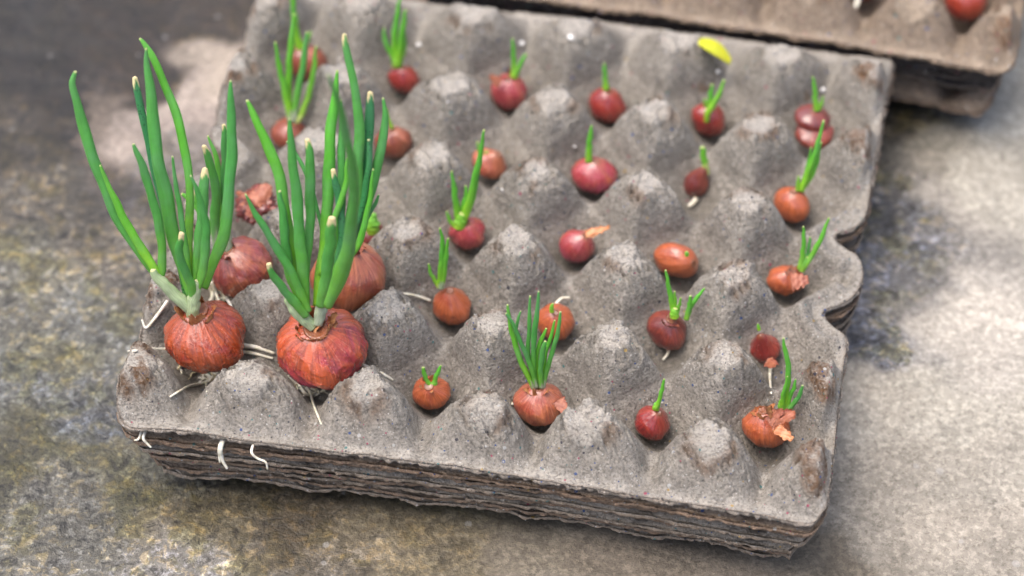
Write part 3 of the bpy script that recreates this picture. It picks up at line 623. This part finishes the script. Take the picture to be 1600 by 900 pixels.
def fine_roots(t, seed, n, x0, x1, y0, spread=26):
    rs = np.random.RandomState(seed); e, P = t[0], t[1]
    for k in range(n):
        u = x0 + (x1 - x0) * (k + rs.rand()) / n; c_ = (u - (x0 + x1) / 2) / (x1 - x0); v = y0 - 46 * abs(c_)**2 * 1.2
        q = [(u, v - 4, 1.5)]
        for j in range(4): u += c_ * 12 + (rs.rand() - .5) * spread * .7; v += 3 + rs.rand() * 5 - 6 * abs(c_); q.append((u, v, .6 + rs.rand() * 1.2))
        root(e, q, 2.6 + rs.rand() * 2.4, M['root'] if rs.rand() > .4 else M['root_old'], cap=-11)
fine_roots(A, 4, 9, 272, 380, 578); fine_roots(B, 6, 13, 440, 566, 598); fine_roots(D, 8, 4, 330, 400, 464)
def sp(p, m='fresh', **k): return dict(p=p, m=m, low=.6, **k)
S = shallot
S(672, 613, 60, 'small orange shallot with two stubby shoots, right of the largest one', 'orange', .80, (.05, .2), .12, .28, seed=31, fl=4, leaves=[
 sp([(678,606,8),(668,596,8),(663,584,8),(661,574,6)]), sp([(678,606,8),(680,592,9),(685,580,8),(689,571,4)]), sp([(676,608,12),(678,600,13),(680,594,8)], 'lime', name='shoot')])
M['curl'] = M['root']
S(846, 630, 80, 'lumpy peach shallot in the front row with a fan of eight thin leaves', 'peach', .78, (-.08, .1), .12, .24, seed=33, fl=5, lump=.07, res=(72, 56), leaves=[
 sp([(834,608,9),(826,590,10),(812,560,11),(800,520,9),(795,495,7),(793,476,4)], pale=.1), sp([(838,606,8),(830,575,9),(815,538,9),(802,508,7),(791,489,4)], 'deep', dof=3, pale=.1),
 sp([(836,606,7),(812,560,6),(806,520,7),(809,500,6),(814,486,3)], 'deep', dof=-3), sp([(838,606,8),(826,560,8),(827,510,8),(828,462,4)], 'deep', dof=-3, pale=.1),
 sp([(838,606,9),(833,560,10),(836,510,11),(840,480,8),(842,455,4)], 'deep', pale=.1), sp([(842,606,8),(838,560,8),(846,530,8),(854,513,4)], dof=-2),
 sp([(846,606,9),(845,575,10),(849,545,10),(852,533,5)], 'deep', dof=3, pale=.1), sp([(846,606,7),(852,555,8),(862,522,7),(867,500,3)], dof=-2), sp([(848,606,9),(855,575,10),(866,540,9),(873,510,8),(876,487,4)], 'deep', pale=.1)],
 roots=[(5, [(800,630,2),(810,636,1.5),(820,646,1)])])
S(1018, 660, 58, 'shiny dark red shallot in the front row with a single short shoot', 'red', .84, (.2, 0), .22, .2, seed=35, leaves=[
 sp([(1024,638,10),(1029,628,8),(1034,610,8),(1038,592,4)], off=1), sp([(1024,640,14),(1026,633,13),(1030,628,8)], 'lime', name='shoot')])
S(1197, 668, 74, 'shallot at the right front corner, coppery with peeling brown skin', 'orange', .86, (-.05, .05), .14, .24, seed=37, fl=8, res=(80, 64), lump=.06, crump=.02, leaves=[
 sp([(1224,640,11),(1229,610,11),(1232,575,11),(1227,550,9),(1224,528,4)]), sp([(1222,640,10),(1224,615,8),(1229,600,7),(1230,588,3)], dof=3), sp([(1228,640,9),(1236,615,8),(1241,605,7),(1243,592,3)]),
 sp([(1228,642,10),(1242,628,9),(1250,616,8),(1254,602,5)], 'deep', dof=2), sp([(1224,644,13),(1220,634,12),(1222,624,8)], 'lime', name='shoot'), sp([(1230,643,11),(1238,634,8),(1246,626,5)], 'lime', name='shoot')])
# second row
S(703, 478, 62, 'round orange shallot with a narrow dry neck and a long root to its left', 'orange', .86, (-.12, 0), .42, .2, seed=41, lump=.055, leaves=[
 sp([(688,450,14),(688,435,12),(690,405,12),(691,380,9),(688,356,4)], dof=-1, pale=.12), sp([(690,448,10),(694,425,10),(697,400,9),(700,372,4)], pale=.12), sp([(686,448,11),(678,436,8),(672,425,7),(670,412,4)], 'lime', pale=.15)],
 roots=[(5, [(672,470,3),(650,462,3),(622,457,3)])])
S(869, 503, 60, 'orange shallot with a bare stub tip, half hidden behind thin leaves', 'orange', .95, (-.1, .25), .05, .2, seed=43, lump=.055, leaves=[sp([(862,488,9),(862,480,8),(864,474,4)], 'lime', name='shoot', off=3)], roots=[(6, [(868,475,4),(878,466,3),(890,465,3)])])
S(1043, 516, 62, 'double-lobed dark red shallot with four bright green shoots', 'maroon', .88, (0, .1), .22, .3, seed=45, lobes=2, fl=5, husk='husk_dark', lump=.06, leaves=[
 sp([(1052,492,12),(1050,475,11),(1045,450,9),(1040,422,4)]), sp([(1054,492,9),(1055,472,7),(1054,455,3)], 'lime'), sp([(1056,494,9),(1061,478,7),(1064,465,3)], 'lime', dof=2), sp([(1072,499,11),(1076,482,9),(1079,462,5)], dof=1), sp([(1073,499,9),(1080,478,9),(1090,464,8),(1101,450,3)], dof=-1), sp([(1054,496,18),(1054,488,16),(1055,482,9)], 'lime', name='shoot', off=2)],
 roots=[(6, [(1046,545,3),(1042,555,2),(1036,562,1)])])
S(1194, 545, 49, 'small pointed red shallot with a tiny yellow tip beside the right edge', 'red', .92, (-.12, .05), 1.0, .09, seed=47, lump=.04, leaves=[sp([(1186,516,7),(1185,510,6),(1184,506,3)], 'lime', name='shoot', off=0)], roots=[(6, [(1204,572,4),(1203,590,2),(1205,615,2)])])
# third row
o3 = S(571, 366, 54, 'dark shallot with a swollen yellow-green sprout, behind the largest leaves', 'maroon', .8, (.1, 0), .1, .35, seed=51, fl=3, husk='husk_dark', leaves=[sp([(580,362,24),(580,350,27),(581,341,20),(580,332,8)], 'lime', name='shoot', pale=.0, off=2)])
S(730, 364, 58, 'brick red shallot with a clump of fleshy leaves, left of centre', 'pink', .9, (.1, .1), .1, .25, seed=53, leaves=[
 sp([(717,354,12),(714,330,13),(710,300,11),(706,267,4)]), sp([(720,354,12),(728,330,14),(737,300,13),(745,265,12),(752,235,9),(756,203,4)], dof=3), sp([(722,352,10),(722,330,11),(728,305,8),(728,290,4)], dof=-3), sp([(712,354,10),(703,345,8),(698,330,4)], 'lime'), sp([(718,356,22),(720,346,22),(722,334,14)], 'lime', name='shoot', off=1), sp([(726,342,12),(737,312,12),(744,278,11),(748,243,4)], off=1)])
S(903, 385, 57, 'magenta-streaked shallot with a bent dry tail pointing right', 'pink', .95, (.35, .1), .15, .22, seed=55, lump=.04, squash=.9, pink=.9)
S(1056, 405, 70, 'oval reddish-brown shallot lying on its side with a pinhead bud', 'orange', 1.0, (.9, .35), .0, .2, seed=57, lump=.06, up=.3, squash=.75, leaves=[sp([(1073,400,8),(1073,396,8),(1074,393,4)], 'lime', name='shoot', off=9, lean=.1)])
S(1229, 438, 56, 'red shallot with brown peeling side in the right edge tab', 'orange', .8, (.25, .05), .12, .3, seed=59, fl=8, husk='husk_dark', leaves=[
 sp([(1250,420,12),(1254,400,10),(1256,375,8),(1255,354,4)]), sp([(1252,420,9),(1262,395,8),(1266,370,4)], 'deep', dof=-2), sp([(1254,420,11),(1268,400,10),(1284,370,9),(1295,340,4)], dof=1), sp([(1252,423,14),(1258,410,12),(1262,402,6)], 'lime', name='shoot')])
# fourth row
S(451, 208, 54, 'brown shallot near the left edge with four long upright leaves', 'brown', .85, (0, 0), .05, .35, seed=61, lump=.05, leaves=[
 sp([(456,190,14),(447,150,13),(440,120,10),(434,95,8),(431,66,4)], pale=.15, lean=.3), sp([(456,190,13),(450,140,12),(453,90,11),(456,50,9),(461,22,4)], pale=.15, dof=-4, lean=.3), sp([(458,190,11),(464,150,11),(472,110,11),(477,75,9),(479,50,4)], 'deep', pale=.15, lean=.3), sp([(460,194,11),(472,175,11),(483,145,10),(490,110,9),(494,72,4)], 'lime', pale=.15, dof=-2, lean=.3)])
S(612, 222, 56, 'lumpy brown double shallot half hidden by the tall leaves', 'brown', 1.0, (.05, .2), .0, .3, seed=63, lobes=2, lump=.1, leaves=[sp([(612,200,9),(606,185,7),(604,170,4)], 'lime')])
S(767, 256, 58, 'pale orange shallot with pointed end and tiny lime sprout', 'peach', .62, (.75, 0), .5, .1, seed=65, lump=.06, leaves=[sp([(754,248,13),(750,236,10),(746,222,5)], 'lime'), sp([(758,248,10),(761,236,5)], 'lime')])
S(927, 273, 72, 'plump crimson shallot with orange shoulders and one green spike', 'pink', .74, (0, .05), .08, .18, pink=.75, seed=67, lump=.055, leaves=[sp([(920,253,14),(920,235,12),(922,212,10),(925,196,4)])])
S(1088, 287, 40, 'narrow dark shallot with a pale green shoot, right of centre', 'maroon', 1.15, (.12, 0), .6, .14, seed=69, lump=.055, leaves=[sp([(1104,272,12),(1102,258,13),(1099,244,13),(1098,230,10)], 'lime', pale=.5)], roots=[(9, [(1088,310,2),(1082,318,1.5),(1076,322,1)])])
S(1240, 320, 60, 'bright orange shallot at the notched right edge with a tall leaf', 'orange', .9, (.15, 0), .05, .25, seed=71, lobes=2, lump=.05, leaves=[
 sp([(1252,298,12),(1262,270,12),(1275,235,10),(1287,188,4)], dof=1), sp([(1250,298,8),(1260,265,6),(1268,230,3)]), sp([(1246,298,9),(1247,285,7),(1248,275,4)], 'lime'), sp([(1252,298,10),(1272,266,9),(1283,222,4)], dof=-2)])
# fifth row
S(477, 97, 60, 'brown-red shallot in the back left cup with one leaf out of frame', 'brown', 1.0, (-.05, 0), .0, .35, seed=73, lump=.06, leaves=[sp([(470,78,14),(462,50,12),(459,20,10),(456,-30,6)], lean=.3), sp([(474,78,10),(480,62,8),(486,50,4)], 'lime')])
S(633, 124, 50, 'small crimson shallot in the back row with a brush of thin leaves', 'red', .9, (-.1, .1), .08, .25, seed=75, leaves=[
 sp([(620,104,12),(612,85,9),(602,65,8),(600,44,4)]), sp([(620,104,12),(616,70,10),(619,35,9),(626,-8,4)], dof=-2), sp([(622,104,12),(625,75,11),(630,40,9),(634,15,4)], dof=2), sp([(620,104,16),(621,94,18),(624,80,10)], 'lime', name='shoot'), sp([(623,104,9),(632,70,8),(629,33,3)])])
S(796, 143, 58, 'red shallot with a dark tuft on its left side in the back row', 'pink', .95, (0, .1), .05, .25, seed=77, lump=.05, fl=3, husk='husk_dark', leaves=[
 sp([(803,118,11),(803,100,10),(802,80,8),(801,60,4)]), sp([(804,118,11),(811,104,10),(822,84,5)]), sp([(803,120,16),(805,112,15),(807,104,8)], 'lime', name='shoot')])
S(947, 164, 58, 'round red-orange shallot in the back row with a short blunt shoot', 'red', .92, (0, .1), .12, .22, seed=79, lump=.055, leaves=[sp([(947,139,13),(946,126,9),(945,112,8),(944,99,4)], 'fresh')])
S(1110, 187, 56, 'dark crimson shallot in the back row with bright lime shoots over its front', 'red', .95, (0, .1), .0, .3, seed=81, leaves=[
 sp([(1104,190,9),(1105,178,12),(1112,166,12),(1122,150,10),(1132,125,5)], 'lime', off=6), sp([(1108,170,10),(1110,152,10),(1113,132,5)], off=2), sp([(1103,170,7),(1102,160,6),(1101,154,4)], 'lime')])
# the split pair in the back right cup
e2, P2, r2, ax2, top2 = S(1268, 184, 58, 'pair of joined dark red shallots split in two, in the back right cup', 'maroon', .55, (.1, -.1), .1, .25, seed=83, lump=.06, leaves=[
 sp([(1277,172,13),(1274,155,10),(1273,138,8),(1270,120,4)], off=2), sp([(1278,172,12),(1284,160,7),(1286,150,3)], 'lime')], zc=-13)
bulb_mesh(e2, unp(1273, 207, -17), 31 * mmpx(P2), 14 * mmpx(P2), (.1, -.15, 1), BM['maroon'], .0, .2, .06, 85)

# --- dead shell in the third row, crumpled
def shell():
    P = unp(404, 322, -16); e = empty('dried_shallot_shell', P + np.array([0, 0, -12]), 'collapsed dry rust-brown shallot skin with a flap, beside the left edge', 'shallot skin')
    bulb_mesh(e, P, 9.0, 6.5, (-.3, -.1, 1), BM['maroon'], .0, .5, .16, 91, crump=.22, res=(64, 52), name='shell')
    V, F = flake(unp(412, 318, -10), unp(362, 298, -8) - unp(412, 318, -10), np.array([0, -.4, 1]), 13.5, 5.5, 5, .1, 10); mesh('flap', V, F, M['husk_dark'], e)
    V, F = flake(unp(395, 318, -10), unp(418, 296, -8) - unp(395, 318, -10), np.array([0, -.6, 1]), 11, 11, 8, .4, 9); mesh('flap', V, F, M['husk_dark'], e)
    V, F = flake(unp(385, 312, -11), unp(392, 345, -14) - unp(385, 312, -11), np.array([-.4, -.8, 1]), 9, 6, 12, -.3, 8); mesh('flap', V, F, M['husk_dark'], e)
shell()
def child_flake(e, pts, W_, seed, mat, name='dry_skin', z0=-8, curl=.2, nrm=(0, -.5, 1)):
    a, b = pts; A_ = unp(*a); B_ = unp(*b); V, F = flake(A_, B_ - A_, np.array(nrm, float), float(np.linalg.norm(B_ - A_)), W_, seed, curl, 10); return mesh(name, V, F, mat, e)
bys = {o['label']: o for o in bpy.data.objects if 'label' in o.keys()}
def find(s_): return next(o for l, o in bys.items() if s_ in l)
cr = find('right front corner')
child_flake(cr, ((1205, 655, -8), (1245, 648, -3)), 8, 3, M['husk_dark']); child_flake(cr, ((1212, 668, -9), (1238, 688, -11)), 6, 9, M['husk']); child_flake(cr, ((1200, 660, -8), (1225, 640, -3)), 5, 15, M['husk_dark']); child_flake(cr, ((1204, 650, -7), (1238, 642, -4)), 4, 17, M['husk_dark'])
child_flake(cr, ((1208, 648, -8), (1190, 636, 2)), 5, 19, M['husk'])
mg = find('magenta-streaked'); child_flake(mg, ((915, 366, -9), (954, 356, -5)), 5, 21, M['husk'], name='dry_tail')
rt = find('right edge tab'); child_flake(rt, ((1235, 440, -12), (1262, 438, -12)), 9, 23, M['husk_dark'])
bt = find('dark tuft'); child_flake(bt, ((782, 130, -14), (764, 118, -10)), 6, 25, M['husk_dark'])
lg = B[0]; child_flake(lg, ((498, 520, 9), (528, 504, 13)), 6, 27, M['husk'], curl=.1); child_flake(lg, ((500, 516, 10), (524, 512, 12)), 4, 29, M['husk'], curl=.1); child_flake(lg, ((486, 515, 10), (502, 512, 15)), 5, 33, M['husk'])
pr = find('small pointed red'); child_flake(pr, ((1200, 565, -24), (1216, 574, -20)), 5, 35, M['husk_dark'])
pe = find('fan of eight'); child_flake(pe, ((872, 625, -16), (884, 645, -18)), 6, 37, M['husk_dark'])
nk = find('narrow dry neck')
# rear tray's bulb
e = empty('shallot', unp(1508, 5, -30), 'round red shallot in the corner cup of the tan rear tray', 'shallot')
bulb_mesh(e, unp(1508, 0, -12), 10.5, 10, (0, 0, 1), BM['red'], .1, .2, .02, 95)
e = empty('shallot', unp(1355, -30, -30), 'shallot in the rear tray just above the frame, its white root in view', 'shallot')
bulb_mesh(e, unp(1352, -26, -14), 9, 8, (0, 0, 1), BM['red'], .1, .2, .02, 97)
P0 = unp(1338, -12, -8); root(e, None, 5, world=[[*unp(1345, -14, -10), 1.3], [*unp(1340, 3, -12), 1.2], [*unp(1336, 14, -13), .8]])

# --- roots poking out between the stacked rims
def rim_root(pts, w_, z, label, extra=()):
    P = on_plane(pts[0][0], pts[0][1], np.array([0, -143.5, 0]), np.array([0, 1., 0]))
    e = empty('root_tip', P, label, 'root', 'white roots growing out between the stacked rims')
    for q, ww in [(pts, w_)] + list(extra):
        W_ = [];
        for i, (u, v) in enumerate(q):
            Q = on_plane(u, v, np.array([0, -146.5 - i * .8, 0]), np.array([0, 1., 0])); W_.append([*Q, ww * mmpx(Q) / 2 * (1 - .35 * i / (len(q) - 1))])
        W_ = [[W_[0][0], W_[0][1] + 6, W_[0][2] + .5, W_[0][3]]] + W_
        root(e, None, ww, world=W_, n=24)
rim_root([(345,700), (346,712), (349,722), (355,732)], 7, 0, 'thick forked white root under the rim, leftmost but one', extra=[([(343,700), (343,712), (344,722)], 6)])
rim_root([(393,706), (402,716), (415,722), (418,733)], 4.5, 0, 'thin bent white root under the rim, right of the thick forked root')
rim_root([(224,684), (229,692), (236,699)], 5, 0, 'short white root tip under the left front corner of the rim', extra=[([(217,685), (210,688)], 4)])

# --- yellow petal and white crumbs on the back of the tray
def petal():
    a = on_tray(1092, 68, 5); b = on_tray(1140, 100, 10); L = np.linalg.norm(b - a); nseg, m = 14, 9; V = []
    d = (b - a) / L; s_ = np.cross(d, [0, 0, 1]); s_ /= np.linalg.norm(s_); nn = np.cross(s_, d)
    for i in range(nseg):
        t = i / (nseg - 1); w_ = 5.6 * math.sin(math.pi * (0.08 + .88 * t))**.5
        for j in range(m):
            u = (j / (m - 1) - .5) * 2; V.append(a + d * L * t + s_ * u * w_ + nn * (1.2 * u * u + 2 * math.sin(3 * t)))
    V = np.array(V); F = grid_faces(nseg, m); V = np.concatenate([V, V - nn * .4]); F = np.concatenate([F, F[:, ::-1] + nseg * m])
    o = mesh('yellow_petal', V, F, M['petal'], origin=a); tag(o, 'narrow bright yellow petal lying on a stud at the back of the tray', 'petal')
petal()
def crumb(u, v, wpx, label, seed):
    P = on_tray(u, v, 1.0); r = wpx * mmpx(P) / 2 * .62; rs = np.random.RandomState(seed); V = []
    n, m = 9, 12
    for i in range(n):
        for j in range(m):
            th = math.pi * (i + .02) / (n - 1 + .04); ph = 2*math.pi*j/m; k = .55 + .7 * rs.rand()
            V.append(P + r * k * np.array([math.sin(th)*math.cos(ph), math.sin(th)*math.sin(ph), .6*math.cos(th)]))
    o = mesh('white_crumb', np.array(V), grid_faces(n, m, True), M['crumb'], origin=P); tag(o, label, 'crumb', 'white crumbs scattered on the tray')
for c in [(893,58,20,'largest white crumb, on the stud near the back rim'),(815,68,17,'white crumb just behind the shoot of the tufted back row shallot'),(655,70,13,'white crumb right of the brush-leaved crimson shallot'),(1122,112,12,'white crumb under the yellow petal'),
          (1286,140,14,'white crumb behind the split pair of shallots'),(699,159,8,'tiny white crumb right of the small crimson shallot'),(898,229,7,'tiny white crumb left of the plump shallot\'s spike'),(784,296,7,'tiny white crumb below the pale orange shallot')]:
    crumb(*c, seed=int(c[0]))
# focus on the leaves and bulbs of the front left plants
cam.dof.focus_distance = depth(unp(470, 560, 2)) * MM
print('objects', len(bpy.data.objects))
